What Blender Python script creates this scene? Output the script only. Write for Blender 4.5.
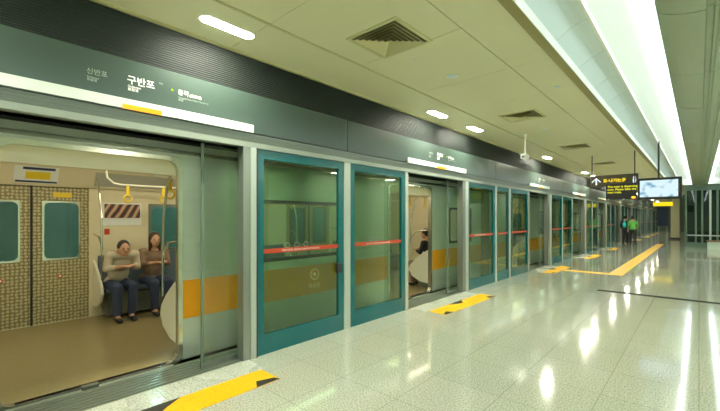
import bpy, bmesh, math, random
from mathutils import Vector, Matrix
random.seed(4)
for o in list(bpy.data.objects): bpy.data.objects.remove(o)
C = bpy.context.scene.collection
S = bpy.context.scene
PI = math.pi

# ---------------------------------------------------------------- camera, world, exposure
cam = bpy.data.cameras.new('camera'); co = bpy.data.objects.new('camera', cam); C.objects.link(co)
co.location = (0, 0, 1.5); co.rotation_euler = (PI/2, 0, math.atan2(339, 372))
cam.sensor_width = 36; cam.lens = 36*372/720; cam.shift_y = 12.5/720; cam.clip_start = 0.05; cam.clip_end = 200
S.camera = co
w = bpy.data.worlds.new('world'); S.world = w; w.use_nodes = True
w.node_tree.nodes['Background'].inputs[0].default_value = (0.5, 0.6, 0.5, 1)
w.node_tree.nodes['Background'].inputs[1].default_value = 0.05
S.view_settings.view_transform = 'Standard'; S.view_settings.look = 'None'
S.view_settings.gamma = 1; S.view_settings.use_curve_mapping = False
S.view_settings.exposure = 0.0
E_DOWN, E_COVE, E_TRAIN, E_TUNNEL_FILL = 300.0, 14.0, 8.0, 130.0

# ---------------------------------------------------------------- materials
def newmat(name):
    m = bpy.data.materials.new(name); m.use_nodes = True
    return m, m.node_tree.nodes, m.node_tree.links
def pm(name, col, rough=0.5, metal=0.0, noise=0.0, nscale=40.0, bump=0.0, coat=0.0, stretch=(1, 1, 1), spec=None):
    m, N, L = newmat(name); b = N['Principled BSDF']
    b.inputs['Base Color'].default_value = (*col, 1); b.inputs['Roughness'].default_value = rough
    b.inputs['Metallic'].default_value = metal; b.inputs['Coat Weight'].default_value = coat
    if spec is not None: b.inputs['Specular IOR Level'].default_value = spec
    if noise or bump:
        tc = N.new('ShaderNodeTexCoord'); mp = N.new('ShaderNodeMapping'); nz = N.new('ShaderNodeTexNoise')
        mp.inputs['Scale'].default_value = stretch; nz.inputs['Scale'].default_value = nscale; nz.inputs['Detail'].default_value = 3
        L.new(tc.outputs['Object'], mp.inputs[0]); L.new(mp.outputs[0], nz.inputs['Vector'])
        if noise:
            mx = N.new('ShaderNodeMix'); mx.data_type = 'RGBA'
            mx.inputs[6].default_value = (*[c*(1-noise) for c in col], 1); mx.inputs[7].default_value = (*[min(1, c*(1+noise)) for c in col], 1)
            L.new(nz.outputs[0], mx.inputs[0]); L.new(mx.outputs[2], b.inputs['Base Color'])
        if bump:
            bp = N.new('ShaderNodeBump'); bp.inputs['Strength'].default_value = bump; bp.inputs['Distance'].default_value = 0.002
            L.new(nz.outputs[0], bp.inputs['Height']); L.new(bp.outputs[0], b.inputs['Normal'])
    return m
def em(name, col, s):
    m, N, L = newmat(name); N.remove(N['Principled BSDF']); e = N.new('ShaderNodeEmission')
    e.inputs[0].default_value = (*col, 1); e.inputs[1].default_value = s
    L.new(e.outputs[0], N['Material Output'].inputs[0]); return m
def glass(name, tint, ior=1.5, rough=0.015, haze=0.0, hcol=(.5, .7, .6)):
    m, N, L = newmat(name); N.remove(N['Principled BSDF'])
    t = N.new('ShaderNodeBsdfTransparent'); t.inputs[0].default_value = (*tint, 1)
    g = N.new('ShaderNodeBsdfGlossy'); g.inputs['Roughness'].default_value = rough
    f = N.new('ShaderNodeFresnel'); gm = N.new('ShaderNodeNewGeometry'); mr = N.new('ShaderNodeMapRange')
    mr.inputs[3].default_value = ior; mr.inputs[4].default_value = 1/ior     # same reflectance from both faces of the pane
    L.new(gm.outputs['Backfacing'], mr.inputs[0]); L.new(mr.outputs[0], f.inputs[0])
    mx = N.new('ShaderNodeMixShader')
    L.new(f.outputs[0], mx.inputs[0]); L.new(g.outputs[0], mx.inputs[2])
    if haze:
        d = N.new('ShaderNodeBsdfDiffuse'); d.inputs[0].default_value = (*hcol, 1); m2 = N.new('ShaderNodeMixShader')
        m2.inputs[0].default_value = haze; L.new(t.outputs[0], m2.inputs[1]); L.new(d.outputs[0], m2.inputs[2]); L.new(m2.outputs[0], mx.inputs[1])
    else: L.new(t.outputs[0], mx.inputs[1])
    L.new(mx.outputs[0], N['Material Output'].inputs[0]); return m
def floor_mat(name, col, tile=(0.62, 0.62), off=(0, 0), rough=0.09):
    m, N, L = newmat(name); b = N['Principled BSDF']
    tc = N.new('ShaderNodeTexCoord'); n1 = N.new('ShaderNodeTexNoise'); n1.inputs['Scale'].default_value = 75; n1.inputs['Detail'].default_value = 2
    n2 = N.new('ShaderNodeTexNoise'); n2.inputs['Scale'].default_value = 1.2
    L.new(tc.outputs['Object'], n1.inputs['Vector']); L.new(tc.outputs['Object'], n2.inputs['Vector'])
    cr = N.new('ShaderNodeValToRGB'); cr.color_ramp.elements[0].position = .36; cr.color_ramp.elements[1].position = .62
    cr.color_ramp.elements[0].color = (*[c*.62 for c in col], 1); cr.color_ramp.elements[1].color = (*[min(1, c*1.12) for c in col], 1)
    L.new(n1.outputs[0], cr.inputs[0])
    mp = N.new('ShaderNodeMapping'); mp.inputs['Location'].default_value = (off[0], off[1], 0); L.new(tc.outputs['Object'], mp.inputs[0])
    br = N.new('ShaderNodeTexBrick'); br.offset = 0; br.inputs['Scale'].default_value = 1; br.inputs['Brick Width'].default_value = tile[0]
    br.inputs['Row Height'].default_value = tile[1]; br.inputs['Mortar Size'].default_value = 0.003; br.inputs['Color1'].default_value = (1, 1, 1, 1)
    br.inputs['Color2'].default_value = (.93, .95, .92, 1); br.inputs['Mortar'].default_value = (.62, .62, .58, 1)
    L.new(mp.outputs[0], br.inputs['Vector'])
    mx = N.new('ShaderNodeMix'); mx.data_type = 'RGBA'; mx.blend_type = 'MULTIPLY'; mx.inputs[0].default_value = 1
    L.new(cr.outputs[0], mx.inputs[6]); L.new(br.outputs[0], mx.inputs[7]); L.new(mx.outputs[2], b.inputs['Base Color'])
    mr = N.new('ShaderNodeMapRange'); mr.inputs[3].default_value = rough*.7; mr.inputs[4].default_value = rough*1.5
    L.new(n2.outputs[0], mr.inputs[0]); L.new(mr.outputs[0], b.inputs['Roughness'])
    b.inputs['IOR'].default_value = 1.6; b.inputs['Coat Weight'].default_value = 0.35; b.inputs['Coat Roughness'].default_value = 0.03
    return m
M = {
 'floor': floor_mat('polished_granite', (.57, .59, .475)),
 'threshold': floor_mat('pale_threshold_stone', (.60, .64, .55), (1.0, .6), rough=.25),
 'ceiling': pm('cream_ceiling_panel', (.74, .72, .48), .45, noise=.03, nscale=2),
 'ceil_dark': pm('ceiling_joint', (.20, .19, .09), .7),
 'ceil_trim': pm('ceiling_trim', (.58, .56, .30), .4),
 'lip': pm('olive_lip', (.30, .27, .10), .45),
 'vault': pm('pale_vault_panel', (.68, .80, .82), .35),
 'vault_w': pm('white_vault', (.80, .84, .78), .4),
 'white_trim': pm('white_trim', (.9, .93, .85), .4),
 'baffle': pm('olive_curved_metal', (.33, .40, .28), .35, metal=.0, noise=.08, nscale=6, stretch=(6, .3, 1)),
 'steel': pm('brushed_steel', (.30, .33, .30), .30, metal=.75, noise=.12, nscale=30, stretch=(1, 1, .05)),
 'steel_lt': pm('pale_satin_steel', (.52, .58, .54), .35, metal=.35),
 'lip_steel': pm('satin_lip', (.30, .34, .29), .4, metal=.3),
 'strip': pm('white_strip_face', (.66, .74, .68), .4),
 'rail': pm('ribbed_aluminium', (.17, .195, .165), .35, metal=.6, noise=.2, nscale=8, stretch=(1, .1, 12)),
 'fascia': pm('dark_green_glazed_panel', (.046, .074, .062), .30, noise=.05, nscale=3, coat=.0),
 'louvre': pm('dark_louvre_metal', (.045, .058, .052), .55, metal=.0),
 'black': pm('black_plastic', (.012, .013, .012), .4),
 'rubber': pm('dark_rubber', (.02, .022, .02), .7),
 'sill': pm('ribbed_sill_metal', (.20, .24, .18), .28, metal=.5, noise=.25, nscale=6, stretch=(30, .6, 1)),
 'teal': pm('teal_enamel', (.0, .135, .155), .22, noise=.05, nscale=5),
 'red': pm('red_band', (.60, .06, .02), .4),
 'white': pm('white_paint', (.85, .88, .84), .45),
 'dimwhite': pm('dim_grey_print', (.30, .36, .32), .5),
 'whiteprint': pm('white_print', (.9, .93, .9), .5),
 'yg': em('yellow_green_lamp', (.55, .75, .05), 1.2),
 'orange': em('orange_lamp', (1.0, .42, .03), 1.9),
 'yellow': pm('yellow_tactile', (.95, .52, .003), .45, noise=.12, nscale=25, bump=.6),
 'padblack': pm('black_tactile', (.03, .03, .025), .5, noise=.3, nscale=30, bump=.5),
 'bar': pm('dark_drain', (.02, .024, .018), .85, spec=.1),
 'decal': pm('pale_yellow_print', (.42, .38, .12), .4),
 'glass': glass('clear_green_glass', (.90, .94, .90), 1.5),
 'glassT': glass('teal_tinted_glass', (.72, .84, .70), 1.6),
 'glassD': glass('dark_green_glass', (.10, .20, .15), 1.5, haze=.15, hcol=(.05, .12, .08)),
 'winglass': glass('train_window_glass', (.74, .90, .88), 1.5),
 'train': pm('stainless_train_skin', (.57, .62, .55), .30, metal=.35, noise=.05, nscale=3, stretch=(1, .2, 6)),
 'train_dk': pm('dark_roof_metal', (.025, .03, .025), .5),
 'chrome': pm('polished_door_frame', (.70, .70, .60), .18, metal=.9),
 'gold': pm('gold_stripe_film', (.78, .32, .0), .3, noise=.06, nscale=5),
 'tin_cream': pm('cream_train_lining', (.76, .68, .46), .45),
 'tin_cream2': pm('pale_partition_laminate', (.80, .78, .62), .35),
 'tfloor': pm('train_rubber_floor', (.30, .24, .11), .22, noise=.2, nscale=60),
 'seat': pm('blue_grey_seat_cloth', (.10, .14, .17), .8, noise=.2, nscale=90),
 'strap': pm('yellow_strap', (.85, .60, .02), .4),
 'darkwin': pm('dark_rubber_seal', (.02, .02, .02), .5),
 'tunnel': pm('tunnel_concrete', (.34, .48, .46), .8, noise=.2, nscale=2),
 'trackbed': pm('track_concrete', (.10, .10, .09), .9),
 'iron': pm('rail_iron', (.15, .12, .10), .4, metal=.8),
 'wallpale': pm('pale_wall_cladding', (.60, .70, .60), .4),
 'green_wall': pm('grey_green_cladding', (.12, .19, .14), .35),
 'column': pm('cream_column', (.50, .48, .30), .4),
 'signbrown': pm('dark_brown_sign', (.07, .055, .025), .35),
 'signyellow': em('yellow_sign_light', (1.0, .75, .02), 1.1),
 'signtext': em('yellow_led_text', (.85, .85, .02), 1.2),
 'signwhite': em('white_sign_light', (.85, .95, 1.0), 1.1),
 'down': em('downlight_lens', (1.0, .97, .80), E_DOWN),
 'cove': em('cove_tube_light', (.86, .98, 1.0), E_COVE),
 'tlight': em('train_tube_light', (1.0, .90, .66), E_TRAIN),
 'tunfill': em('tunnel_fill_light', (.7, 1.0, .95), E_TUNNEL_FILL),
 'skin': pm('skin', (.58, .32, .19), .5), 'hair': pm('dark_hair', (.02, .014, .01), .5),
 'hairb': pm('brown_hair', (.06, .03, .015), .5), 'cream_cloth': pm('cream_cloth', (.55, .48, .35), .8),
 'brown_cloth': pm('brown_cloth', (.25, .16, .10), .8), 'navy': pm('navy_cloth', (.035, .05, .10), .8),
 'darkcloth': pm('charcoal_cloth', (.03, .03, .035), .8), 'green_cloth': pm('green_cloth', (.12, .42, .08), .8),
 'tealbag': pm('turquoise_bag', (.02, .45, .50), .6), 'shoe': pm('black_shoe', (.015, .015, .015), .4),
 'lip_red': pm('lips', (.35, .08, .06), .5), 'eye': pm('eye_dark', (.02, .015, .01), .2),
 'yellow_paper': pm('yellow_sticker', (.85, .62, .03), .5), 'grey_paper': pm('grey_notice', (.45, .45, .38), .5),
}
def pattern_mat():
    m, N, L = newmat('patterned_door_film'); b = N['Principled BSDF']; b.inputs['Roughness'].default_value = .35
    tc = N.new('ShaderNodeTexCoord'); mp = N.new('ShaderNodeMapping'); mp.inputs['Scale'].default_value = (1, 22, 22)
    v = N.new('ShaderNodeTexVoronoi'); v.inputs['Scale'].default_value = 1; v.inputs['Randomness'].default_value = .25
    cr = N.new('ShaderNodeValToRGB'); cr.color_ramp.elements[0].position = .30; cr.color_ramp.elements[1].position = .42
    cr.color_ramp.elements[0].color = (.56, .50, .28, 1); cr.color_ramp.elements[1].color = (.24, .20, .09, 1)
    L.new(tc.outputs['Object'], mp.inputs[0]); L.new(mp.outputs[0], v.inputs['Vector']); L.new(v.outputs['Distance'], cr.inputs[0]); L.new(cr.outputs[0], b.inputs['Base Color'])
    return m
M['pattern'] = pattern_mat()
def screen_mat():
    m, N, L = newmat('television_picture'); N.remove(N['Principled BSDF']); e = N.new('ShaderNodeEmission')
    tc = N.new('ShaderNodeTexCoord'); nz = N.new('ShaderNodeTexNoise'); nz.inputs['Scale'].default_value = 5.5; nz.inputs['Detail'].default_value = 1
    cr = N.new('ShaderNodeValToRGB'); r = cr.color_ramp
    r.elements[0].position = .30; r.elements[0].color = (.06, .30, .50, 1); r.elements[1].position = .47; r.elements[1].color = (.75, .95, 1, 1)
    L.new(tc.outputs['Object'], nz.inputs['Vector']); L.new(nz.outputs[0], cr.inputs[0]); L.new(cr.outputs[0], e.inputs[0]); e.inputs[1].default_value = 1.0
    L.new(e.outputs[0], N['Material Output'].inputs[0]); return m
M['screen'] = screen_mat()
def poster_mat():
    m, N, L = newmat('colourful_advert'); b = N['Principled BSDF']; tc = N.new('ShaderNodeTexCoord')
    mp = N.new('ShaderNodeMapping'); mp.inputs['Rotation'].default_value = (.5, 0, 0)
    wv = N.new('ShaderNodeTexWave'); wv.bands_direction = 'Y'; wv.inputs['Scale'].default_value = 3.2; wv.inputs['Distortion'].default_value = 2
    cr = N.new('ShaderNodeValToRGB'); r = cr.color_ramp
    r.elements[0].color = (.05, .04, .04, 1); r.elements[1].color = (.55, .5, .35, 1)
    for p, c in ((.35, (.12, .08, .06, 1)), (.55, (.50, .08, .16, 1)), (.75, (.55, .30, .08, 1))):
        e = r.elements.new(p); e.color = c
    L.new(tc.outputs['Object'], mp.inputs[0]); L.new(mp.outputs[0], wv.inputs['Vector']); L.new(wv.outputs[0], cr.inputs[0]); L.new(cr.outputs[0], b.inputs['Base Color'])
    return m
M['poster'] = poster_mat()

# ---------------------------------------------------------------- helpers
class MB:
    def __init__(s): s.bm = bmesh.new()
    def box(s, x0, x1, y0, y1, z0, z1):
        if x0 > x1: x0, x1 = x1, x0
        if y0 > y1: y0, y1 = y1, y0
        v = [s.bm.verts.new(p) for p in ((x0,y0,z0),(x1,y0,z0),(x1,y1,z0),(x0,y1,z0),(x0,y0,z1),(x1,y0,z1),(x1,y1,z1),(x0,y1,z1))]
        for f in ((0,3,2,1),(4,5,6,7),(0,1,5,4),(1,2,6,5),(2,3,7,6),(3,0,4,7)): s.bm.faces.new([v[i] for i in f])
        return s
    def quad(s, *p): s.bm.faces.new([s.bm.verts.new(q) for q in p]); return s
    def loft(s, rings, closed=True, caps=True):
        R = [[s.bm.verts.new(p) for p in r] for r in rings]; n = len(R[0])
        for a, b in zip(R, R[1:]):
            for i in range(n if closed else n-1): s.bm.faces.new((a[i], a[(i+1) % n], b[(i+1) % n], b[i]))
        if caps and closed: s.bm.faces.new(R[0][::-1]); s.bm.faces.new(R[-1])
        return s
    def prof(s, pts, y0, y1, closed=True):        # (x,z) outline drawn out along Y
        return s.loft([[(p[0], y0, p[1]) for p in pts], [(p[0], y1, p[1]) for p in pts]], closed)
    def tube(s, pts, r, n=10):
        pts = [Vector(p) for p in pts]; rings = []; up = Vector((0, 0, 1)); prev = None
        for i, p in enumerate(pts):
            d = (pts[min(i+1, len(pts)-1)]-pts[max(i-1, 0)]).normalized()
            a = (prev - d*prev.dot(d)).normalized() if prev is not None and (prev - d*prev.dot(d)).length > 1e-4 else d.orthogonal().normalized()
            prev = a; b = d.cross(a)
            rings.append([tuple(p + (a*math.cos(2*PI*k/n)+b*math.sin(2*PI*k/n))*r) for k in range(n)])
        return s.loft(rings)
    def disc(s, c, r, h, n=24, axis='Z', sx=1.0):
        rr = []
        for t in (0, h):
            ring = []
            for k in range(n):
                a = 2*PI*k/n; u, v = r*sx*math.cos(a), r*math.sin(a)
                ring.append({'Z': (c[0]+u, c[1]+v, c[2]+t), 'X': (c[0]+t, c[1]+u, c[2]+v), 'Y': (c[0]+u, c[1]+t, c[2]+v)}[axis])
            rr.append(ring)
        return s.loft(rr)
    def sphere(s, c, r, n=12):
        r = r if hasattr(r, '__len__') else (r, r, r)
        V = s.bm.verts.new; F = s.bm.faces.new; m = n*2
        R = [[V((c[0]+r[0]*math.sin(PI*i/n)*math.cos(2*PI*k/m), c[1]+r[1]*math.sin(PI*i/n)*math.sin(2*PI*k/m), c[2]+r[2]*math.cos(PI*i/n))) for k in range(m)] for i in range(1, n)]
        a, b = V((c[0], c[1], c[2]+r[2])), V((c[0], c[1], c[2]-r[2]))
        for k in range(m):
            j = (k+1) % m; F((a, R[0][k], R[0][j])); F((b, R[-1][j], R[-1][k]))
            for p, q in zip(R, R[1:]): F((p[k], q[k], q[j], p[j]))
        return s
    def cap(s, a, b, ra, rb, n=12):
        a = Vector(a); b = Vector(b); d = b-a
        if d.length > 1e-5:
            q = d.to_track_quat('Z', 'Y').to_matrix().to_4x4()
            u, v = q.col[0].xyz, q.col[1].xyz
            s.loft([[tuple(p+(u*math.cos(PI*k/n)+v*math.sin(PI*k/n))*e) for k in range(n*2)] for p, e in ((a, ra), (b, rb))])
        s.sphere(a, ra, n); s.sphere(b, rb, n); return s
    def build(s, name, mat, parent=None, smooth=False, bevel=0.0, norm=True):
        if norm: bmesh.ops.recalc_face_normals(s.bm, faces=s.bm.faces)
        me = bpy.data.meshes.new(name); s.bm.to_mesh(me); s.bm.free()
        if smooth:
            for p in me.polygons: p.use_smooth = True
        me.materials.append(M[mat] if isinstance(mat, str) else mat)
        o = bpy.data.objects.new(name, me); C.objects.link(o)
        if parent:
            o.parent = parent; rt = parent
            loc = parent.location.copy()
            while rt.parent: rt = rt.parent
            if rt.get('world_parts', 1) and rt.type == 'EMPTY' and parent is rt: o.location = -rt.location
        if bevel:
            b = o.modifiers.new('bevel', 'BEVEL'); b.width = bevel; b.segments = 2; b.limit_method = 'ANGLE'
        return o
def tag(o, label=None, cat=None, group=None, kind=None):
    if label: o['label'] = label
    if cat: o['category'] = cat
    if group: o['group'] = group
    if kind: o['kind'] = kind
    return o
def thing(name, label, cat, loc=(0, 0, 0), group=None):
    o = bpy.data.objects.new(name, None); C.objects.link(o); o.location = loc; o.empty_display_size = .1
    return tag(o, label, cat, group)
def struct(o): o['kind'] = 'structure'; return o
def rrect(y0, y1, z0, z1, r, n=6):
    pts = []
    for cy, cz, a0 in ((y1-r, z1-r, 0), (y0+r, z1-r, PI/2), (y0+r, z0+r, PI), (y1-r, z0+r, 1.5*PI)):
        for k in range(n+1):
            a = a0+PI/2*k/n; pts.append((cy+r*math.cos(a), cz+r*math.sin(a)))
    return pts
def ring(mb, X0, X1, outer, inner):               # frame in a plane X = const; outlines share their point count
    n = len(outer); V = mb.bm.verts.new
    A = [[V((x, p[0], p[1])) for p in o] for x in (X0, X1) for o in (outer, inner)]
    for i in range(n):
        j = (i+1) % n
        for q in ((A[0][i], A[0][j], A[1][j], A[1][i]), (A[2][i], A[3][i], A[3][j], A[2][j]), (A[0][i], A[2][i], A[2][j], A[0][j]), (A[1][i], A[1][j], A[3][j], A[3][i])):
            mb.bm.faces.new(q)
    return mb
def slab(mb, X0, X1, pts):
    return mb.loft([[(X0, p[0], p[1]) for p in pts], [(X1, p[0], p[1]) for p in pts]])
def holes_wall(mb, X0, X1, y0, y1, z0, z1, holes):
    ys = sorted({y0, y1, *[h[0] for h in holes], *[h[1] for h in holes]}); ys = [y for y in ys if y0 <= y <= y1]
    for a, b in zip(ys, ys[1:]):
        mid = (a+b)/2; hz = sorted([(h[2], h[3]) for h in holes if h[0] < mid < h[1]]); z = z0
        for c, d in hz:
            if c > z+1e-5: mb.box(X0, X1, a, b, z, c)
            z = d
        if z < z1: mb.box(X0, X1, a, b, z, z1)
    return mb
def text(name, body, size, loc, rot, mat, parent, depth=.0015, align='LEFT', bold=0.0):
    cu = bpy.data.curves.new(name, 'FONT'); cu.body = body; cu.size = size; cu.extrude = depth; cu.align_x = align; cu.offset = bold
    o = bpy.data.objects.new(name, cu); C.objects.link(o)
    bpy.context.view_layer.update()
    me = bpy.data.meshes.new_from_object(o.evaluated_get(bpy.context.evaluated_depsgraph_get()))
    bpy.data.objects.remove(o); me.materials.clear(); me.materials.append(M[mat])
    if len(me.vertices) == 0: return None
    o = bpy.data.objects.new(name, me); C.objects.link(o); o.rotation_euler = rot; o.location = loc
    if parent:
        o.parent = parent; o.location = Vector(loc)-(parent.location if parent.type == 'EMPTY' else Vector((0, 0, 0)))
    return o
WALLROT = (PI/2, 0, PI/2)      # lettering on a surface facing +X, reading towards +Y
FACEROT = (PI/2, 0, 0)         # lettering facing -Y

# ---------------------------------------------------------------- platform positions along the screen wall (X = SX)
SX = -3.53; ZC = 3.23; YB, YE = -6.0, 56.0
# (post y0, y1), widths of the glass panels that follow it, then the doorway
doors = [(-.02, 2.05), (5.04, 6.93), (10.92, 12.65), (15.75, 17.65), (20.6, 22.35), (25.4, 27.3), (30.4, 32.3), (35.9, 37.8), (40.9, 42.8), (45.9, 47.8)]
posts = [(-.20, -.02), (2.05, 2.21), (6.93, 7.17), (12.65, 13.02), (17.65, 18.0), (22.35, 22.7), (27.3, 27.6), (32.3, 32.6), (37.8, 38.1), (42.8, 43.1), (47.8, 48.1)]
ordn = ['first', 'second', 'third', 'fourth', 'fifth', 'sixth', 'seventh', 'eighth', 'ninth', 'tenth', 'eleventh']

# ---------------------------------------------------------------- the setting
struct(MB().box(SX, 3.61, YB, YE, -.12, 0).build('floor', 'floor'))
struct(MB().box(-3.96, SX, YB, YE, -.12, -.004).build('trim_1', 'sill'))
mb = MB()
for x in (-3.90, -3.84, -3.78, -3.72, -3.66, -3.60): mb.box(x, x+.02, YB, YE, -.004, .001)
struct(mb.build('trim_2', 'steel'))
struct(MB().box(-3.96, -3.80, YB, YE, -1.2, -.12).build('wall_platform', 'trackbed'))
struct(MB().box(-8.6, -3.80, YB-6, YE, -1.3, -1.2).build('floor_track', 'trackbed'))
struct(MB().box(-8.7, -8.6, YB-6, YE, -1.3, 4.0).build('wall_tunnel', 'tunnel'))
struct(MB().box(-8.7, -3.72, YB-6, YE, 3.9, 4.0).build('ceiling_tunnel', 'train_dk'))
struct(MB().box(3.61, 3.7, YB, YE, 0, ZC+.3).build('wall_right', 'wallpale'))
struct(MB().box(-3.7, 3.7, YB-.1, YB, 0, ZC+.5).build('wall_back', 'wallpale'))
struct(MB().box(-8.7, 3.7, YE, YE+.1, -1.3, 4.0).build('wall_front', 'green_wall'))
struct(MB().box(-8.7, -3.7, YB-6.1, YB-6, -1.3, 4.0).build('wall_tunnel_back', 'tunnel'))
mb = MB()
for x in (-6.1, -4.8): mb.box(x-.035, x+.035, YB-6, YE, -1.2, -1.03)
struct(mb.build('trim_3', 'iron'))
# ceiling panels: a dark backing with cream panels hung below it, joints left open
struct(MB().box(-3.72, -1.16, YB, YE, ZC+.03, ZC+.06).build('ceiling', 'ceil_dark'))
for nm, rows in (('ceiling_panels_left', ((-3.515, -2.835, 3.66), (-2.818, -1.604, 1.22), (-1.596, -1.165, 2.44))), ('ceiling_panels_right', ((1.25, 1.676, 2.44), (1.684, 2.898, 1.22), (2.915, 3.60, 3.66)))):
    mb = MB()
    for x0, x1, pit in rows:
        y = 1.91-pit*math.ceil((1.91-YB)/pit)
        while y < YE:
            a, b = max(y+.003, YB), min(y+pit-.003, YE)
            mb.box(x0, x1, a, b, ZC, ZC+.025); y += pit
    struct(mb.build(nm, 'ceiling'))
struct(MB().box(-2.842, -2.822, YB, YE, ZC-.012, ZC+.03).build('trim_4', 'ceil_trim'))
struct(MB().box(SX-.01, SX+.02, YB, YE, ZC-.02, ZC+.03).build('trim_5', 'ceil_trim'))
struct(MB().box(1.16, 3.7, YB, YE, ZC+.03, ZC+.06).build('ceiling_right', 'ceil_dark'))
mir = lambda x: .08-x
YCE = 25.3
for sgn, nm in ((0, 'left'), (1, 'right')):
    f = (lambda x: x) if not sgn else mir
    struct(MB().prof([(f(-1.165), ZC-.03), (f(-1.075), ZC-.03), (f(-1.06), ZC+.03), (f(-1.08), ZC+.05), (f(-1.165), ZC+.05)], YB, YCE).build('trim_lip_'+nm, 'lip'))
    struct(MB().prof([(f(-1.075), ZC-.032), (f(-1.067), ZC-.032), (f(-1.052), ZC+.04), (f(-1.06), ZC+.04)], YB, YCE).build('trim_edge_'+nm, 'white_trim'))
    mb = MB(); y = YB
    while y < YCE:                       # pale sloping panels of the light trough
        b = min(y+.915, YCE)
        P = []
        for k in range(7):
            t = k/6; x = -1.055+.295*t; z = ZC+.035+.13*math.sin(t*PI/2)
            P.append((f(x), z))
        mb.prof(P+[(p[0], p[1]+.02) for p in P[::-1]], y+.004, b-.004); y = b
    struct(mb.build('ceiling_trough_'+nm, 'vault', smooth=False))
    struct(MB().prof([(f(-.765), ZC+.125), (f(-.745), ZC+.125), (f(-.745), ZC+.20), (f(-.765), ZC+.20)], YB, YCE).build('trim_rib_'+nm, 'white_trim'))
    P = [(f(-.75+.47*k/8), ZC+.19+.05*math.sin(k/8*PI)) for k in range(9)]
    struct(MB().prof(P+[(p[0], p[1]+.02) for p in P[::-1]], YB, YCE).build('ceiling_vault_'+nm, 'vault_w'))
    mb = MB(); y = YB
    while y < YCE:
        b = min(y+1.2, YCE); tube_l = thing('cove_tube_lamp', 'bright tube lamp beside the olive ceiling baffle, %s side' % nm, 'lamp', (f(-.37), y, ZC+.13), 'cove tube lamps on the %s side' % nm)
        MB().disc((f(-.37), y+.02, ZC+.145), .026, b-y-.04, 10, 'Y').build('tube', 'cove', tube_l)
        MB().box(f(-.37)-.02, f(-.37)+.02, y+.01, b-.01, ZC+.165, ZC+.192).build('batten', 'white_trim', tube_l)
        y = b
    mb.bm.free()
    struct(MB().prof([(f(-.265), ZC+.0), (f(-.29), ZC+.19), (f(-.275), ZC+.19), (f(-.25), ZC+.0)], YB, YCE).build('trim_cheek_'+nm, 'vault'))  # baffle sides coloured pale to stand in for the cove light on them
P = []
for k in range(65):                       # wavy underside of the central baffle
    t = k/64; x = -.262+.604*t
    z = ZC-.015-.085*math.sin(PI*min(1, t*1.05))**.8 if t < .95 else ZC-.015
    if .50 < t < .58: z += .022
    if .64 < t < .68: z -= .012
    if .76 < t < .80: z += .018
    P.append((x, z))
mb = MB(); y = 3.97-1.75*6
while y < YCE:
    a, b = max(y, YB)+.006, min(y+1.75, YCE)-.006
    if b > a: mb.prof(P+[(.342, ZC+.0), (-.262, ZC+.0)], a, b)
    y += 1.75
struct(mb.build('ceiling_baffle', 'baffle'))
struct(MB().box(-.24, .32, YB, YCE, ZC+.005, ZC+.19).build('ceiling_baffle_core', 'ceil_dark'))
struct(MB().box(-1.165, 1.245, YCE, YCE+.12, ZC-.04, ZC+.3).build('trim_crossbeam', 'white_trim'))
struct(MB().box(-1.165, 1.245, YCE+.12, YE, ZC, ZC+.06).build('ceiling_far', 'ceiling'))
struct(MB().box(-1.2, 1.3, YB, YCE+.1, ZC+.32, ZC+.36).build('ceiling_top', 'ceil_dark'))
# upper wall: fine louvres above the glazed fascia, rail over the doors
mb = MB().box(SX-.06, SX-.035, YB, YE, 2.83, ZC); n = 19
for k in range(n):
    z = 2.835+k*(ZC-2.85)/n
    mb.prof([(SX-.036, z), (SX-.004, z+.003), (SX-.004, z+.008), (SX-.036, z+.013)], YB, YE)
struct(mb.build('wall_left_louvres', 'louvre'))
struct(MB().box(SX-.20, SX-.06, YB, YE, 2.25, ZC+.8).build('wall_left', 'train_dk'))
mb = MB().box(SX-.20, SX+.012, YB, YE, 2.305, 2.395)
for k in range(4): mb.box(SX+.012, SX+.018, YB, YE, 2.315+k*.02, 2.325+k*.02)
struct(mb.build('trim_rail', 'rail'))
struct(MB().box(SX-.20, SX+.022, YB, YE, 2.25, 2.303).build('trim_rail_lip', 'lip_steel'))
struct(MB().box(SX-.06, SX-.01, YB, YE, 2.395, 2.412).build('trim_painted_shadow', 'black'))  # black strip standing in for the shadow line between fascia and rail

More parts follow.
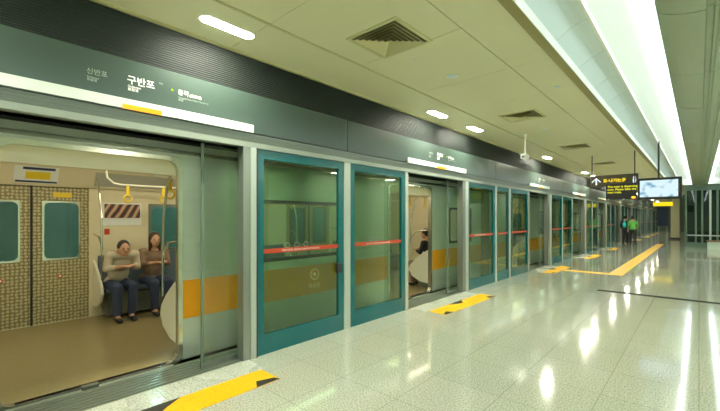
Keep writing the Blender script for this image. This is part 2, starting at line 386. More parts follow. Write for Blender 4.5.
# ---------------------------------------------------------------- fascia over each doorway, with strip, lamp and writing
cuts = [YB, -2.6, 3.62, 8.62, 14.4, 19.3, 24.0, 28.9, 34.0, 39.4, 44.4, YE]
for i in range(len(cuts)-1):
    a, b = cuts[i], cuts[i+1]; di = i-1
    lab = 'dark green glazed fascia panel over the %s doorway' % ordn[di] if 0 <= di < 10 else 'dark green glazed fascia panel nearest the back wall'
    if di == 0: lab = 'dark green glazed fascia panel with large white station name over the nearest doorway'
    t = thing('fascia_sign', lab, 'panel', (SX, (a+b)/2, 2.41))
    MB().box(SX-.035, SX, a+.004, b-.004, 2.412, 2.828).build('panel', 'fascia', t)
    if not 0 <= di < 10: continue
    y0, y1 = doors[di]; c = (y0+y1)/2+.12; x = SX+.001
    e = .05
    st = MB().box(SX+.001, SX+.035, y0-.0+(-.03 if di else -.05), y1+.11, 2.405, 2.487).build('white_strip', 'strip', t)  # plain white painted strip above the doorway
    st['label'] = 'white strip along the lower edge'
    hw = .15
    MB().box(SX+.0355, SX+.043, c-.04-hw, c-.04+hw, 2.402, 2.440).build('indicator_lamp', 'orange', t)
    if di < 3:
        c0 = c-1.135+.0
        text('station_name', '구반포', .078, (x, c0+.985, 2.632), WALLROT, 'whiteprint', t, bold=.0012)
        text('station_number', '921', .022, (x, c0+1.235, 2.685), WALLROT, 'dimwhite', t)
        text('station_name_small', 'Gubanpo\n舊盤浦', .027, (x, c0+.99, 2.598), WALLROT, 'whiteprint', t)
        text('previous_station', '신반포', .052, (x, c0+.705, 2.635), WALLROT, 'dimwhite', t)
        text('previous_station_small', 'Sinbanpo\n新盤浦', .022, (x, c0+.71, 2.60), WALLROT, 'dimwhite', t)
        text('next_station', '동작', .055, (x, c0+1.395, 2.636), WALLROT, 'whiteprint', t)
        text('next_station_brackets', '(현충원)', .034, (x, c0+1.50, 2.636), WALLROT, 'whiteprint', t)
        text('next_station_small', 'Dongjak(Seoul Nat\'l Cemetery)\n銅雀', .022, (x, c0+1.40, 2.60), WALLROT, 'dimwhite', t)
        MB().disc((SX+.001, c0+1.345, 2.66), .011, .004, 14, 'X').build('direction_dot', 'yg', t)

# ---------------------------------------------------------------- screen wall: posts, fixed panels, sliding leaves
def post(a, b, lab):
    t = thing('screen_post', lab, 'post', (SX-.09, (a+b)/2, 0)); m = a+(b-a)*.52
    MB().box(SX-.105, SX+.015, a, m, 0, 2.25).build('post_body', 'steel', t)
    MB().box(SX-.105, SX+.028, m, b-.012, 0, 2.25).build('cover_strip', 'steel_lt', t)
    MB().box(SX-.03, SX+.03, b-.012, b, 0, 2.25).build('edge_seal', 'rubber', t)
def panel(a, b, lab, band=True, emblem=False):
    t = thing('glass_partition', lab, 'glass panel', (SX-.02, (a+b)/2, 0))
    big = b-a > 1.0; sd = .095 if big else .07
    ring(MB(), SX-.045, SX+.0, rrect(a, b, .0, 2.248, .002), rrect(a+sd, b-sd, .215, 2.15, .012)).build('frame', 'teal', t)
    MB().box(SX-.028, SX-.018, a+sd-.01, b-sd+.01, .20, 2.16).build('glass', 'glassT', t)
    if band:
        bd = MB().box(SX-.0175, SX-.0145, a+sd+.01, b-sd-.0, 1.105, 1.155).build('warning_band', 'red', t)
        bd['label'] = 'red warning band across the glass'
        if a < 9 and b-a > 1:
            text('warning_text', '기대지 마시오  DO NOT LEAN ON THE DOOR', .028, (SX-.0143, a+sd+.25, 1.118), WALLROT, 'whiteprint', t, .0006)
            for k in range(3):
                mb = MB(); ring_pts = [(a+.42+k*.14+.035*math.cos(q*PI/9), 1.185+.028*math.sin(q*PI/9)) for q in range(19)]
                mb.tube([(SX-.013, p[0], p[1]) for p in ring_pts[:-1]], .0035, 6).build('warning_symbol', 'dimwhite', t)
    if emblem:
        cy = b-.50
        MB().tube([(SX-.013, cy+0.065*math.cos(q*PI/12), .80+.065*math.sin(q*PI/12)) for q in range(25)], .005, 6).build('door_emblem', 'decal', t)
        MB().disc((SX-.0165, cy, .80), .022, .004, 16, 'X').build('door_emblem_centre', 'decal', t)
        text('door_emblem_text', '비상문', .07, (SX-.0143, cy-.10, .635), WALLROT, 'decal', t, .0008)
        MB().box(SX-.005, SX+.03, b-sd-.05, b-sd+.03, .78, .90).build('emergency_handle', 'black', t)
def mullion(a, b, lab):
    o = MB().box(SX-.10, SX+.012, a, b, 0, 2.25).build('partition_divider', 'steel_lt', bevel=.004)
    tag(o, lab, 'divider')
def leaf(a, b, lab, edge):
    t = thing('sliding_leaf', lab, 'glass door', (SX-.13, (a+b)/2, 0))
    MB().box(SX-.14, SX-.128, a, b, .02, 2.25).build('glass', 'glass', t)
    e0 = a if edge < 0 else b-.012
    MB().box(SX-.142, SX-.126, e0, e0+.028, .02, 2.25).build('edge_seal', 'green_wall', t)
    MB().box(SX-.15, SX-.118, a, b, .0, .05).build('bottom_rail', 'steel', t)
for i, (a, b) in enumerate(posts):
    post(a, b, ('broad steel screen-wall post on the near side of the nearest doorway' if i == 0 else 'broad steel screen-wall post on the far side of the %s doorway' % ordn[i-1]))
sect = [(2.21, 4.96+.08, [(2.21, 3.55), (3.67, 4.96)]), (7.17, 10.92, [(7.17, 8.57), (8.66, 9.43), (9.52, 10.86)]), (13.02, 15.75, [(13.02, 14.33), (14.42, 15.68)]),
        (18.0, 20.6, [(18.0, 19.25), (19.33, 20.54)]), (22.7, 25.4, [(22.7, 24.0), (24.08, 25.34)])]
for a, b in ((27.6, 30.4), (32.6, 35.9), (38.1, 40.9), (43.1, 45.9), (48.1, YE)):
    m = (a+b)/2; sect.append((a, b, [(a, m-.04), (m+.04, b-.06)]))
for i, (a, b, ps) in enumerate(sect):
    for k, (p, q) in enumerate(ps):
        w_ = ['first', 'middle', 'last'][k] if len(ps) == 3 else ['nearer', 'farther'][k]
        panel(p, q, 'teal-framed glass panel, %s one between the %s and %s doorways' % (w_, ordn[i], ordn[i+1]) if i < 9 else 'teal-framed fixed glass panel past the tenth doorway, the %s one' % w_, True, i == 0 and k == 0)
        nxt = ps[k+1][0] if k+1 < len(ps) else b
        if nxt-q > .01: mullion(q, nxt, 'thin steel upright beyond the %s glass panel after the %s doorway' % (w_, ordn[i]))
panel(-2.9, -.20, 'teal-framed fixed glass panel before the nearest doorway', True)
panel(YB, -2.98, 'teal-framed fixed glass panel against the back wall', True)
mullion(-2.98, -2.9, 'thin pale steel mullion behind the camera end of the screen wall')
for i, (a, b) in enumerate(doors):
    leaf(b-.38, b+.40, 'clear glass sliding leaf drawn back on the far side of the %s doorway' % ordn[i], -1)
    leaf(a-.45, a+.06 if i else a+.1, 'clear glass sliding leaf drawn back on the near side of the %s doorway' % ordn[i], 1)

# ---------------------------------------------------------------- floor: thresholds, tactile pads, path, drain
for i, (a, b) in enumerate(doors):
    o = MB().box(SX+.002, -3.205, a+.02, b+.06, 0, .003).build('threshold_slab', 'threshold'); tag(o, 'pale stone threshold slab in front of the %s doorway' % ordn[i], 'slab')
    t = thing('tactile_pad', 'yellow tactile paving pad with black arrow marks before the %s doorway' % ordn[i], 'tactile paving', (-3.03, (a+b)/2, 0))
    c = (a+b)/2+.10; h = .94
    MB().box(-3.20, -2.885, c-h, c+h, 0, .005).build('pad', 'yellow', t)
    x0, x1 = -3.20, -2.885
    def poly(pts, nm='arrow_mark'):
        MB().loft([[(p[0], p[1], .0052) for p in pts], [(p[0], p[1], .0066) for p in pts]]).build(nm, 'padblack', t)
    poly([(x0, c-.30), (x0+.075, c-.20), (x0+.13, c-.02), (x0+.10, c+.02), (x0, c+.17)])
    poly([(x1, c+h-.24), (x1-.11, c+h-.18), (x1-.06, c+h-.02), (x1, c+h)])
    poly([(x1, c-h+.24), (x1-.11, c-h+.18), (x1-.06, c-h+.02), (x1, c-h)])
    if i < 3:
        mb = MB(); k = c-h+.025
        while k < c+h:
            for x in (x0+.03+j*.043 for j in range(7)):
                if not (x < x0+.15 and c-.33 < k < c+.2) and not (x > x1-.13 and abs(k-c) > h-.27): mb.disc((x, k, .0046), .011, .0022, 6)
            k += .043
        mb.build('blister_bumps', 'yellow', t)['kind'] = 'stuff'
o = MB().box(-2.86, -1.80, 11.72, 12.02, 0, .005).build('tactile_path', 'yellow'); tag(o, 'short yellow tactile path crossing the floor from the third doorway', 'tactile paving')
o = MB().box(-1.80, -1.47, 11.72, 27.5, 0, .005).build('tactile_path', 'yellow'); tag(o, 'long yellow tactile path running down the platform into the distance', 'tactile paving')
o = MB().box(-1.56, 2.4, 8.98, 9.13, 0, .004).build('floor_drain', 'bar'); tag(o, 'thin dark drain strip across the platform floor', 'drain')

# ---------------------------------------------------------------- ceiling fittings
def downlight(x, y, lab, grp=None):
    t = thing('downlight', lab, 'ceiling light', (x, y, ZC), grp)
    def stad(r, L, z, n=10):
        return [(x+r*math.cos(a), y+(L if math.sin(a) >= 0 else -L)+r*math.sin(a), z) for a in [2*PI*(k+.5)/(2*n) for k in range(2*n)]]
    mb = MB(); A, B, D = stad(.082, .19, ZC-.004), stad(.064, .19, ZC-.006), stad(.064, .19, ZC-.0005)
    E0 = stad(.082, .19, ZC-.0005)
    mb.loft([E0, A, B, D], caps=False).build('trim_ring', 'white_trim', t)
    MB().loft([stad(.062, .19, ZC-.003), stad(.062, .19, ZC-.0012)]).build('lens', 'down', t)
dl = [(-4.2, 'behind the camera'), (-.6, 'just outside the photo on the left'), (1.69, 'largest in view, over the nearest doorway'), (5.45, 'second in the row over the doorways'), (6.85, 'third in the row over the doorways'),
      (11.5, 'fourth in the row over the doorways'), (16.3, 'fifth in the row over the doorways'), (17.9, 'sixth in the row over the doorways'), (22.5, 'seventh in the row'), (27.5, 'eighth in the row'), (33, 'ninth in the row'), (38.5, 'tenth in the row'), (44, 'eleventh in the row'), (50, 'last in the row near the end wall')]
for y, s_ in dl:
    downlight(-3.16 if y < 4 else -3.22, y, 'oblong white recessed ceiling light, '+s_)
for y in (-4, -.5, 3, 6.5, 10, 13.5, 17, 22, 28, 34, 40, 46): downlight(3.24, y, 'oblong white recessed ceiling light in the right-hand row', 'right-hand row of ceiling lights')
def vent(x, y, lab):
    t = thing('ceiling_vent', lab, 'vent', (x, y, ZC)); h = .30
    def sq(r, z): return [(x-r, y-r, z), (x+r, y-r, z), (x+r, y+r, z), (x-r, y+r, z)]
    MB().box(x-.27, x+.27, y-.27, y+.27, ZC-.002, ZC-.0005).build('duct_back', 'ceil_dark', t)
    MB().loft([sq(h, ZC-.0005), sq(h, ZC-.008), sq(.265, ZC-.010), sq(.262, ZC-.0005)], caps=False).build('frame', 'ceil_trim', t)
    for k in range(6):
        r = .245-k*.041
        MB().loft([sq(r, ZC-.016-.002*k), sq(r-.026, ZC-.002), sq(r-.030, ZC-.004), sq(r-.004, ZC-.018-.002*k)], caps=False).build('louvre', 'ceil_trim', t)
for k, (y, s_) in enumerate(((2.86, 'square ceiling vent with concentric louvres, nearest the camera'), (6.52, 'square ceiling vent, second from the camera'), (10.2, 'square ceiling vent, third from the camera'), (13.9, 'square ceiling vent, fourth from the camera'), (18.5, 'square ceiling vent beyond the hanging signs'))):
    vent(-2.22, y, s_)
def speaker(x, y, r, lab, nm='ceiling_speaker'):
    t = thing(nm, lab, 'speaker' if nm == 'ceiling_speaker' else 'detector', (x, y, ZC))
    MB().disc((x, y, ZC-.006), r, .0055, 24).build('rim', 'white_trim', t)
    MB().disc((x, y, ZC-.009), r*.8, .003, 24).build('grille', 'vault', t)
speaker(-2.22, 4.10, .075, 'round pale ceiling speaker beyond the nearest vent')
speaker(-2.22, 7.75, .075, 'round pale ceiling speaker beyond the second vent')
speaker(-1.38, 5.36, .04, 'small white ceiling detector near the light trough', 'smoke_detector')
speaker(-1.42, 9.0, .035, 'tiny white ceiling detector farther along the light trough', 'smoke_detector')
speaker(-2.30, 3.42, .022, 'tiny dark sprinkler spot between the vent and the speaker', 'sprinkler')
t = thing('security_camera', 'white security camera hanging from a thin rod', 'camera', (-2.66, 8.0, ZC))
cx, cy, cz = -2.66, 8.0, 2.755
MB().disc((cx, cy, ZC-.02), .04, .0195, 14).build('ceiling_plate', 'white_trim', t)
MB().tube([(cx, cy, ZC-.02), (cx, cy, cz+.06)], .012).build('rod', 'white_trim', t)
MB().box(cx-.05, cx+.05, cy-.13, cy+.10, cz-.045, cz+.045).build('housing', 'white', t, bevel=.01)
MB().box(cx-.06, cx+.06, cy-.16, cy+.06, cz+.045, cz+.056).build('sunshield', 'white', t)
MB().disc((cx, cy-.145, cz), .034, .015, 16, 'Y').build('lens', 'black', t)
MB().box(cx-.02, cx+.02, cy-.02, cy+.02, cz+.045, cz+.09).build('bracket', 'white_trim', t)

# ---------------------------------------------------------------- hanging signs
Y = 12.0
t = thing('direction_sign', 'dark brown hanging sign with a white up arrow and yellow lettering', 'sign', (-1.68, Y, ZC))
MB().box(-2.24, -1.16, Y-.05, Y+.05, 2.345, 2.66).build('board', 'signbrown', t, bevel=.006)
mb = MB(); ax, az = -2.09, 2.50
mb.loft([[(ax-.10, y, az+.0), (ax-.10, y, az-.035), (ax, y, az+.065), (ax+.10, y, az-.035), (ax+.10, y, az+.0), (ax, y, az+.10)] for y in (Y-.054, Y-.0505)])
mb.box(ax-.018, ax+.018, Y-.054, Y-.0505, az-.10, az+.07)
mb.build('arrow', 'signwhite', t)
text('sign_lettering', '표·나가는곳', .105, (-1.93, Y-.0505, 2.47), FACEROT, 'signyellow', t, .002, bold=.004)
mb = MB().disc((-1.24, Y-.054, 2.56), .03, .0035, 12, 'Y').box(-1.275, -1.205, Y-.054, Y-.0505, 2.44, 2.525).box(-1.265, -1.243, Y-.054, Y-.0505, 2.385, 2.44).box(-1.237, -1.215, Y-.054, Y-.0505, 2.385, 2.44)
mb.build('person_symbol', 'signwhite', t)
for x in (-2.2,): MB().tube([(x, Y, 2.66), (x, Y, ZC)], .014).build('hanging_rod', 'black', t)
t = thing('train_message_board', 'black message board with three lines of yellow text, left of the television', 'sign', (-1.5, Y-.1, ZC))
y0 = Y-.18
MB().box(-1.84, -1.17, y0-.06, y0+.06, 1.98, 2.40).build('case', 'black', t, bevel=.008)
text('message_text', 'The train is departing\nnow. Please take the\nnext train.', .074, (-1.80, y0-.0605, 2.30), FACEROT, 'signtext', t, .0015, bold=.001)
MB().disc((-1.24, y0-.07, 2.03), .03, .008, 12, 'Y', 1.6).build('warning_lamp', 'orange', t)
for x in (-1.78, -1.45): MB().disc((x, y0-.068, 1.985), .022, .007, 12, 'Y').build('speaker_dot', 'dimwhite', t)
MB().tube([(-1.22, y0, 2.40), (-1.22, y0, ZC)], .014).build('hanging_rod', 'black', t)
t = thing('television', 'black-framed television showing a pale blue picture', 'television', (-.77, y0, ZC))
MB().box(-1.155, -.30, y0-.05, y0+.06, 1.965, 2.50).build('case', 'black', t, bevel=.008)
o = MB().box(-.37, .37, -.003, .003, -.215, .20).build('screen', 'screen', t); o.location = Vector((-.74, y0-.0535, 2.24))-t.location
MB().tube([(-.74, y0, 2.50), (-.74, y0, ZC+.17)], .02).build('hanging_rod', 'black', t)
t = thing('direction_sign', 'small distant yellow hanging sign far down the platform', 'sign', (-1.7, 30, ZC))
MB().box(-2.15, -1.2, 29.95, 30.05, 2.25, 2.5).build('board', 'signyellow', t)
for x in (-2.1, -1.25): MB().tube([(x, 30, 2.5), (x, 30, ZC)], .015).build('hanging_rod', 'black', t)

# ---------------------------------------------------------------- far right: glass enclosure, bench, column
t = thing('glass_enclosure', 'tall dark green glass enclosure on steel columns at the right', 'enclosure', (.5, 25.6, 0))
MB().box(-.50, 2.2, 25.60, 25.62, .25, 3.10).build('front_glass', 'glassD', t)
MB().box(-.52, -.50, 25.62, 33, .25, 3.10).build('side_glass', 'glassD', t)
for x in (-.5, -.12, .12, .42, .68, 1.2, 1.8): MB().box(x-.04, x+.04, 25.52, 25.60, 0, 3.19).build('column', 'steel_lt' if x == .42 else 'green_wall', t)
for y in (28, 30.5, 33): MB().box(-.56, -.50, y-.05, y+.05, 0, 3.19).build('column', 'steel', t)
MB().box(-.55, 2.2, 25.50, 25.60, 0, .25).build('plinth', 'green_wall', t)
MB().box(-.55, 2.2, 25.48, 25.6, 2.9, 3.19).build('head_beam', 'green_wall', t)
MB().tube([(-.45, 25.42, .62), (2.2, 25.42, .62)], .03).build('handrail', 'steel_lt', t)
for x in (-.4, .6, 1.6): MB().tube([(x, 25.42, .62), (x, 25.54, .62)], .02).build('rail_bracket', 'steel', t)
MB().box(-.3, 2.1, 30.5, 30.6, 0, 3.19).build('inner_wall', 'green_wall', t)
t = thing('bench', 'low reddish grey bench in front of the glass enclosure', 'bench', (.6, 24.6, 0))
MB().box(.26, 1.6, 24.35, 24.85, .36, .42).build('seat', 'brown_cloth', t); MB().box(.30, 1.56, 24.4, 24.8, 0, .36).build('base', 'wallpale', t)
t = thing('platform_column', 'square cream column with black base far down the platform', 'column', (-1.2, 34.5, 0))
MB().box(-1.48, -1.02, 34.3, 34.75, .12, ZC-.001).build('shaft', 'column', t); MB().box(-1.56, -.94, 34.22, 34.83, 0, .12).build('base', 'black', t)
t = thing('advert_board', 'dark blue advertising board near the cream column', 'board', (-2.0, 36.5, 0))
MB().box(-2.35, -1.75, 36.45, 36.6, .9, 2.35).build('panel', 'navy', t); 
for x in (-2.3, -1.8): MB().box(x-.03, x+.03, 36.47, 36.58, 0, .9).build('leg', 'steel', t)
struct(MB().box(-1.16, 2.6, 37, 37.2, 2.45, ZC).build('trim_bulkhead', 'green_wall'))

# ---------------------------------------------------------------- the train
TX = -4.05; TF = -6.85; ZF = 0.0
def car(yA, yB, dcs, wins, lab, detail, far_off=-.17):
    t = thing('subway_car', lab, 'train car', (-5.45, (yA+yB)/2, -.95))
    hd = [(c-.69, c+.69, 0.0, 2.10) for c in dcs]; hw = [(a, b, .95, 1.72) for a, b in wins]
    holes_wall(MB(), TX-.05, TX, yA, yB, -.10, 2.28, hd+hw).build('near_side', 'train', t)
    fd = [c+far_off for c in dcs]
    fh = [(c-.66, c+.66, 0.0, 1.95) for c in fd]; fw = [(a-.30, b, .95, 1.72) for a, b in wins]
    holes_wall(MB(), TF-.06, TF, yA, yB, -.10, 2.28, fh+fw).build('far_side', 'tin_cream', t)
    P = [(TX, 2.28)]+[(-5.45+1.4*math.cos(a)*1.0, 2.28+.32*math.sin(a)) for a in [PI*k/14 for k in range(1, 14)]]+[(TF, 2.28)]
    MB().prof(P+[(p[0], p[1]+.03) for p in P[::-1]], yA, yB).build('roof', 'train_dk', t)
    MB().box(TX-.05, TF, yA, yB, 2.285, 2.31).build('inner_ceiling', 'tin_cream2', t)
    MB().box(TX, TF, yA, yB, -.12, -.002).build('floor_deck', 'tfloor', t)
    MB().box(TX-.2, TF+.2, yA+.2, yB-.2, -.95, -.12).build('underframe', 'train_dk', t)
    for y in (yA, yB-.04): MB().box(TX-.05, TF, y, y+.04, 0, 2.28).build('end_wall', 'tin_cream', t)
    MB().box(TX+.0, TX+.012, yA, yB, 2.17, 2.21).build('cantrail', 'chrome', t)
    # gold stripe between the doors
    ys = [yA]+[v for c in dcs for v in (c-.70, c+.70)]+[yB]
    for a, b in zip(ys[::2], ys[1::2]): MB().box(TX, TX+.004, a, b, .43, .835).build('gold_stripe', 'gold', t)
    for c in dcs:
        ring(MB(), TX-.055, TX+.018, rrect(c-.73, c+.73, -.03, 2.14, .10), rrect(c-.685, c+.685, .0, 2.095, .11)).build('door_frame', 'chrome', t, smooth=False)
        if detail:
            MB().box(TX-.03, TX+.06, c-.64, c+.64, -.05, -.03).build('door_sill', 'steel_lt', t)
            MB().box(TX-.01, TX+.05, c-.14, c-.02, -.03, .008).build('sill_clip', 'steel', t)
    for a, b in wins:
        f = ring(MB(), TX-.055, TX+.010, rrect(a-.01, b+.01, .94, 1.73, .02), rrect(a+.035, b-.035, .985, 1.685, .07)).build('window_frame', 'darkwin', t)
        MB().box(TX-.03, TX-.022, a+.0, b-.0, .955, 1.715).build('pane', 'winglass', f)
        f = ring(MB(), TF-.065, TF+.012, rrect(a-.32, b+.02, .93, 1.74, .02), rrect(a-.27, b-.03, .98, 1.69, .08)).build('window_frame', 'steel', t)
        MB().box(TF-.04, TF-.032, a-.30, b, .955, 1.715).build('pane', 'winglass', f)
    for c in fd:      # closed doors on the far side
        for s_, (a, b) in ((-1, (c-.66, c-.008)), (1, (c+.008, c+.66))):
            wm = (a+b)/2+.0; wa, wb = wm-.215, wm+.215
            d = MB(); holes_wall(d, TF-.045, TF-.015, a, b, 0, 1.95, [(wa, wb, .90, 1.74)]); d = d.build('far_door', 'pattern', t)
            fr = ring(MB(), TF-.05, TF-.005, rrect(wa-.005, wb+.005, .895, 1.745, .015), rrect(wa+.018, wb-.018, .92, 1.72, .07)).build('window_trim', 'chrome', d)
            MB().box(TF-.034, TF-.028, wa, wb, .90, 1.74).build('door_pane', 'winglass', d)
            if detail: 
                MB().disc((TF-.014, wm+s_*-.02+.0, .66), .028, .003, 16, 'X').build('door_sticker', 'red', d)
                MB().disc((TF-.011, wm+s_*-.02+.0, .66), .014, .003, 16, 'X').build('door_sticker_centre', 'white', d)
                if s_ > 0: MB().box(TF-.014, TF-.012, wm-.10, wm+.12, 1.80, 1.87).build('door_notice', 'yellow_paper', d)
        MB().box(TF-.03, TF-.0, c-.012, c+.012, 0, 1.95).build('door_gap_seal', 'rubber', t)
    # leaning header panels with lighting above
    for X, s_ in ((TF, 1), (TX-.05, -1)):
        MB().prof([(X, 1.95), (X+s_*.04, 1.95), (X+s_*.26, 2.285), (X, 2.285)], yA+.05, yB-.05).build('header_panel', 'tin_cream', t)
    MB().box(-5.15, -5.02, yA+.4, yB-.4, 2.262, 2.284).build('ceiling_lamp', 'tlight', t)
    MB().box(-5.95, -5.82, yA+.4, yB-.4, 2.262, 2.284).build('ceiling_lamp', 'tlight', t)
    # benches between the doors on both sides, rounded end partitions
    for side, X, s_, ds in (('far', TF, 1, fd), ('near', TX-.05, -1, dcs)):
        e = [yA+.1]+[v for c in ds for v in (c-.72, c+.72)]+[yB-.1]
        for k, (a, b) in enumerate(zip(e[::2], e[1::2])):
            if b-a < .5: continue
            MB().prof([(X+s_*.0, .36), (X+s_*.48, .40), (X+s_*.49, .46), (X+s_*.12, .45), (X+s_*.05, .90), (X+s_*.0, .92)], a+.05, b-.05).build('bench_seat', 'seat', t)
            MB().box(X+s_*.02, X+s_*.34, a+.1, b-.1, .04, .36).build('bench_heater', 'steel', t)
            for y, fl in ((a, k > 0), (b, k < len(e)//2-1)):
                if not fl: continue
                prof = [(X, .15), (X+s_*.22, .17), (X+s_*.42, .27), (X+s_*.50, .40), (X+s_*.47, .50), (X+s_*.33, .64), (X+s_*.15, .77), (X, .86)]
                MB().loft([[(p[0], y-.018, p[1]) for p in prof], [(p[0], y+.018, p[1]) for p in prof]]).build('end_partition', 'tin_cream2', t, bevel=.01)
                MB().tube([(X+s_*.01, y, 1.25), (X+s_*.30, y, 1.22), (X+s_*.43, y, 1.12), (X+s_*.46, y, .98), (X+s_*.46, y, .60)], .014).build('grab_rail', 'chrome', t)
                MB().tube([(X+s_*.46, y, .98), (X+s_*.44, y, 1.5), (X+s_*.33, y, 1.86), (X+s_*.14, y, 2.10)], .014).build('grab_pole', 'chrome', t)
    if detail:
        for X in (-6.25, -4.66):
            for k in range(len(dcs)+1):
                a = (fd[k-1]+.85) if k else yA+.3; b = (fd[k]-.85) if k < len(fd) else yB-.3
                if b-a < .6 or b < -1: continue
                MB().tube([(X, a-.12, 2.28), (X, a-.10, 2.08), (X, a-.02, 2.0), (X, a+.08, 1.985), (X, b-.08, 1.985), (X, b+.02, 2.0), (X, b+.1, 2.28)], .015).build('strap_rail', 'tin_cream2', t)
                n = max(2, int((b-a)/.42))
                for q in range(n):
                    y = a+.16+q*(b-a-.3)/(n-1)
                    s = MB().box(X-.004, X+.004, y-.02, y+.02, 1.83, 1.99).build('strap', 'strap', t)
                    r = [(X, y+.05*math.cos(v), 1.785+.052*math.sin(v)) for v in [2*PI*u/14 for u in range(15)]]
                    MB().tube(r, .012, 8).build('strap_handle', 'strap', s)
        c = fd[len(fd)//2 - 1] if len(fd) > 2 else fd[0]
    return t
near = car(-8.9, 8.95, [-3.95, .915, 5.89], [(-2.45, -.9), (2.55, 4.3), (7.35, 8.4)], 'stainless subway car with gold stripe, its open doorway filling the left of the photo', True)
car(9.45, 29.3, [11.75, 16.75, 21.55, 26.4], [(13.5, 15.1), (18.3, 20.0), (23.1, 24.8)], 'stainless subway car with gold stripe behind the third to sixth doorways', False)
car(29.8, 49.7, [31.4, 36.9, 41.9, 46.9], [(33.2, 35.1), (38.5, 40.3), (43.5, 45.3)], 'most distant stainless subway car with gold stripe', False)
mb = MB()
for k in range(8): mb.box(-6.4-.0, -4.5, 8.96+k*.06, 8.96+k*.06+.035, .02, 2.15)
tag(mb.build('gangway_bellows', 'rubber'), 'black ribbed gangway between the nearest and middle subway cars', 'gangway')
# near car interior prints
def on_header(y0_, y1_, z0, z1, mat, nm, dx=.004):
    f = lambda z: TF+.04+(z-1.95)*(.22/.335)+dx
    return MB().loft([[(f(z0), y0_, z0), (f(z0), y1_, z0), (f(z1), y1_, z1), (f(z1), y0_, z1)], [(f(z0)+.003, y0_, z0), (f(z0)+.003, y1_, z0), (f(z1)+.003, y1_, z1), (f(z1)+.003, y0_, z1)]]).build(nm, mat, near)
on_header(.55, 1.02, 1.985, 2.20, 'white', 'header_notice')
on_header(.67, .93, 2.035, 2.13, 'yellow_paper', 'header_notice_print', .008)
on_header(.64, .98, 2.155, 2.185, 'navy', 'header_notice_band', .008)
on_header(.57, 1.01, 1.99, 2.012, 'navy', 'header_notice_band', .008)
on_header(1.45, 2.9, 1.985, 2.18, 'grey_paper', 'route_map')
o = MB().box(TF+.001, TF+.010, 1.58, 2.12, 1.38, 1.74).build('advert_frame', 'white', near)
MB().box(TF+.0105, TF+.012, 1.60, 2.10, 1.50, 1.72).build('advert_print', 'poster', near)
MB().box(TF+.001, TF+.004, 1.60, 1.67, 1.24, 1.33).build('small_notice', 'red', near)

# ---------------------------------------------------------------- unseen tunnel lamps, added to brighten what shows through the train windows
for k in range(9):
    y = -3+k*5.5; t = thing('added_tunnel_lamp', 'added fill tube lamp on the tunnel wall behind the train', 'lamp', (-8.58, y, 2.4), 'added fill tube lamps on the tunnel wall')
    MB().box(-8.598, -8.56, y-.75, y+.75, 2.38, 2.44).build('housing', 'steel', t); MB().disc((-8.535, y-.7, 2.41), .024, 1.4, 8, 'Y').build('tube', 'tunfill', t)

# ---------------------------------------------------------------- people
def solid(mb, name, mat, parent, voxel=.012, it=5):
    me = bpy.data.meshes.new(name+'_raw'); mb.bm.to_mesh(me); mb.bm.free()
    o = bpy.data.objects.new(name+'_raw', me); C.objects.link(o)
    r = o.modifiers.new('r', 'REMESH'); r.mode = 'VOXEL'; r.voxel_size = voxel
    s = o.modifiers.new('s', 'SMOOTH'); s.factor = .5; s.iterations = it
    bpy.context.view_layer.update()
    out = bpy.data.meshes.new_from_object(o.evaluated_get(bpy.context.evaluated_depsgraph_get())); out.name = name
    bpy.data.objects.remove(o)
    for p in out.polygons: p.use_smooth = True
    out.materials.clear(); out.materials.append(M[mat])
    ob = bpy.data.objects.new(name, out); C.objects.link(ob); ob.parent = parent
    return ob
def V3(*a): return Vector(a)
def chain(mb, pts, rs):
    for (a, b, ra, rb) in zip(pts, pts[1:], rs, rs[1:]): mb.cap(a, b, ra, rb)
def hand(mb, wrist, fwd, side, up, curl=.5):
    f, s, u = fwd.normalized(), side.normalized(), up.normalized()
    palm = wrist+f*.045
    mb.sphere(tuple(wrist+f*.03), (.03, .03, .03), 8); mb.cap(wrist, wrist+f*.075+s*.02, .022, .017, 8); mb.cap(wrist, wrist+f*.075-s*.02, .022, .017, 8)
    for k, L in enumerate((.036, .042, .039, .030)):
        r0 = wrist+f*.078+s*(.030-.020*k); m_ = r0+f*L-u*L*curl*.4; e = m_+f*L*.6-u*L*curl
        mb.cap(r0, m_, .0095, .009, 6); mb.cap(m_, e, .009, .008, 6)
    th = wrist+f*.03+s*.03; mb.cap(th, th+f*.03+s*.025, .012, .010, 6); mb.cap(th+f*.03+s*.025, th+f*.055+s*.03-u*.01, .010, .009, 6)
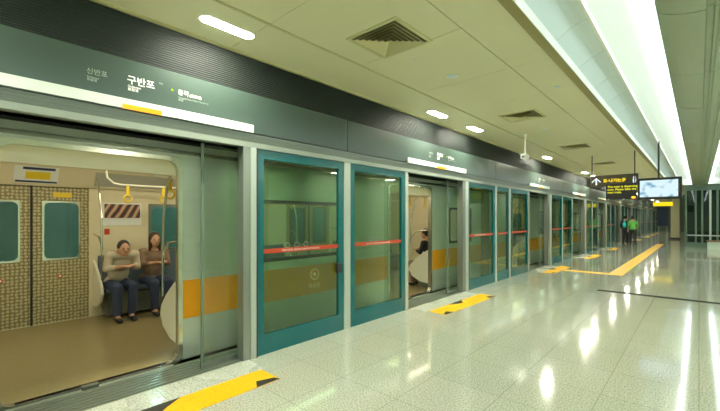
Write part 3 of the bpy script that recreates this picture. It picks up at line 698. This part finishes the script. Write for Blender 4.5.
def person(lab, loc, rz, pose, top, legs, hairm, long_hair=False, lean=.1, skirt=False, sc=1.0, arm='phone', shoe='shoe'):
    t = thing('person', lab, 'person', loc); t.rotation_euler = (0, 0, rz); t.scale = (sc, sc, sc); t['world_parts'] = 0
    if pose == 'sit':
        hip = V3(0, 0, .50); ch = V3(0, lean*.7, .86); nk = V3(0, lean, 1.0); hd = V3(0, lean+.05+.15*max(0, lean-.2), 1.145-.5*max(0, lean-.1))
        kn = [V3(s*.10, .44, .50) for s in (-1, 1)]; an = [V3(s*.09, .40, .08) for s in (-1, 1)]
    elif pose == 'stand':
        hip = V3(0, 0, .88); ch = V3(0, .0, 1.20); nk = V3(0, .01, 1.36); hd = V3(0, .03, 1.50)
        kn = [V3(s*.10, .03, .47) for s in (-1, 1)]; an = [V3(s*.11, -.01, .08) for s in (-1, 1)]
    else:
        hip = V3(0, 0, .88); ch = V3(0, .02, 1.20); nk = V3(0, .03, 1.36); hd = V3(0, .06, 1.50)
        kn = [V3(-.09, .16, .50), V3(.09, -.02, .47)]; an = [V3(-.09, .24, .09), V3(.09, -.26, .16)]
    hj = [hip+V3(s*.085, 0, -.01) for s in (-1, 1)]
    sh = [nk+V3(s*.165, -.01, -.045) for s in (-1, 1)]
    if arm == 'phone': el = [ch+V3(s*.20, .08, -.10) for s in (-1, 1)]; wr = [ch+V3(s*.08, .27, -.06) for s in (-1, 1)]
    elif arm == 'swing': el = [ch+V3(-.21, -.10, -.08), ch+V3(.21, .10, -.08)]; wr = [ch+V3(-.22, -.02, -.30), ch+V3(.19, .27, -.22)]
    else: el = [ch+V3(s*.21, -.02, -.10) for s in (-1, 1)]; wr = [ch+V3(s*.20, .06, -.34) for s in (-1, 1)]
    b = MB()
    b.sphere(hip, (.155, .105, .11)); b.sphere((hip+ch)/2, (.125, .09, .14)); b.sphere(ch, (.15, .10, .14)); chain(b, [sh[0], nk-V3(0, 0, .02), sh[1]], [.055, .06, .055])
    chain(b, [nk-V3(0, 0, .03), hd-V3(0, .02, .05)], [.052, .048])
    b.sphere(hd+V3(0, 0, .012), (.073, .092, .105)); b.sphere(hd+V3(0, .035, -.055), (.050, .050, .050)); b.cap(hd+V3(0, .085, .012), hd+V3(0, .102, -.018), .009, .014, 6)
    for s in (-1, 1): b.sphere(hd+V3(s*.076, -.005, -.005), (.012, .022, .032), 6)
    for s in (0, 1):
        chain(b, [sh[s], el[s], wr[s]], [.047, .036, .026])
        d = (wr[s]-el[s]).normalized(); hand(b, wr[s], d, V3(-1 if s else 1, .2, 0), V3(0, 0, 1))
        chain(b, [hj[s], kn[s], an[s]], [.082, .056, .040]); b.cap(an[s], an[s]+V3(0, .12, -.045), .035, .028)
    solid(b, 'body', 'skin', t, .011)
    c = MB(); c.sphere(hip+V3(0, 0, .04), (.168, .120, .11)); c.sphere((hip+ch)/2, (.142, .108, .15)); c.sphere(ch, (.166, .116, .145)); chain(c, [sh[0], nk-V3(0, 0, .045), sh[1]], [.066, .062, .066])
    for s in (0, 1): chain(c, [sh[s], el[s]], [.060, .050]); chain(c, [el[s], (el[s]*.4+wr[s]*.6)], [.050, .042])
    solid(c, 'shirt', top, t, .013)
    c = MB(); c.sphere(hip-V3(0, 0, .01), (.166, .122, .11))
    if skirt:
        for s in (0, 1): chain(c, [hj[s], kn[s]], [.10, .095])
        c.cap(kn[0], kn[1], .09, .09)
    else:
        for s in (0, 1): chain(c, [hj[s], kn[s], an[s]+V3(0, 0, .03)], [.094, .068, .055])
    solid(c, 'skirt' if skirt else 'trousers', legs, t, .013)
    for s in (0, 1):
        c = MB(); c.cap(an[s]+V3(0, -.03, -.035), an[s]+V3(0, .14, -.045), .042, .036); c.sphere(an[s]+V3(0, .05, -.04), (.045, .12, .035)); solid(c, 'shoe', shoe, t, .012)
    c = MB(); c.sphere(hd+V3(0, -.018, .035), (.086, .094, .102))
    if long_hair: c.cap(hd+V3(0, -.05, 0), hd+V3(0, -.07, -.20), .075, .055)
    if long_hair:
        for s in (-1, 1): c.cap(hd+V3(s*.062, -.01, .02), hd+V3(s*.075, .0, -.16), .030, .022)
    solid(c, 'hair', hairm, t, .012)
    for s in (-1, 1):
        o = MB().sphere(hd+V3(s*.030, .083, .008), .010, 6).build('eye', 'eye', None); o.parent = t
    o = MB().sphere(hd+V3(0, .083, -.050), (.020, .008, .006), 6).build('mouth', 'lip_red', None); o.parent = t
    return t
p = person('seated passenger in cream top with dark hair, head bent, beside the far train door', (-6.60, 1.70, 0), -PI/2, 'sit', 'cream_cloth', 'navy', 'hair', False, .30)
person('seated passenger with long brown hair and brown top under the train window', (-6.62, 2.20, 0), -PI/2, 'sit', 'brown_cloth', 'navy', 'hairb', True, .10, skirt=False)
person('seated passenger in dark clothes seen through the second train doorway', (-4.32, 7.02, 0), PI/2, 'sit', 'darkcloth', 'brown_cloth', 'hair', False, .08)
person('seated passenger in cream top seen through the train window behind the nearest glass panel', (-6.60, 3.75, 0), -PI/2, 'sit', 'cream_cloth', 'darkcloth', 'hair', False, .06)
person('person in green shirt and dark trousers walking far down the platform', (-2.62, 24.6, 0), 0.2, 'walk', 'green_cloth', 'darkcloth', 'hair', False, sc=.99, arm='swing')
person('person in dark clothes standing beside the one in green', (-3.02, 25.2, 0), -.3, 'stand', 'darkcloth', 'darkcloth', 'hair', False, sc=1.0, arm='down')
t = thing('shoulder_bag', 'turquoise bag carried by the person in green', 'bag', (-2.88, 24.5, 1.0))
c = MB().sphere((-2.98, 24.45, 1.12), (.09, .16, .15)); bmesh.ops.recalc_face_normals(c.bm, faces=c.bm.faces)
c.build('bag_body', 'tealbag', t, smooth=True)
MB().tube([(-2.98, 24.32, 1.24), (-2.95, 24.45, 1.38), (-2.98, 24.58, 1.24)], .012).build('bag_strap', 'tealbag', t)
for o in bpy.data.objects:
    if 'world_parts' in o: del o['world_parts']
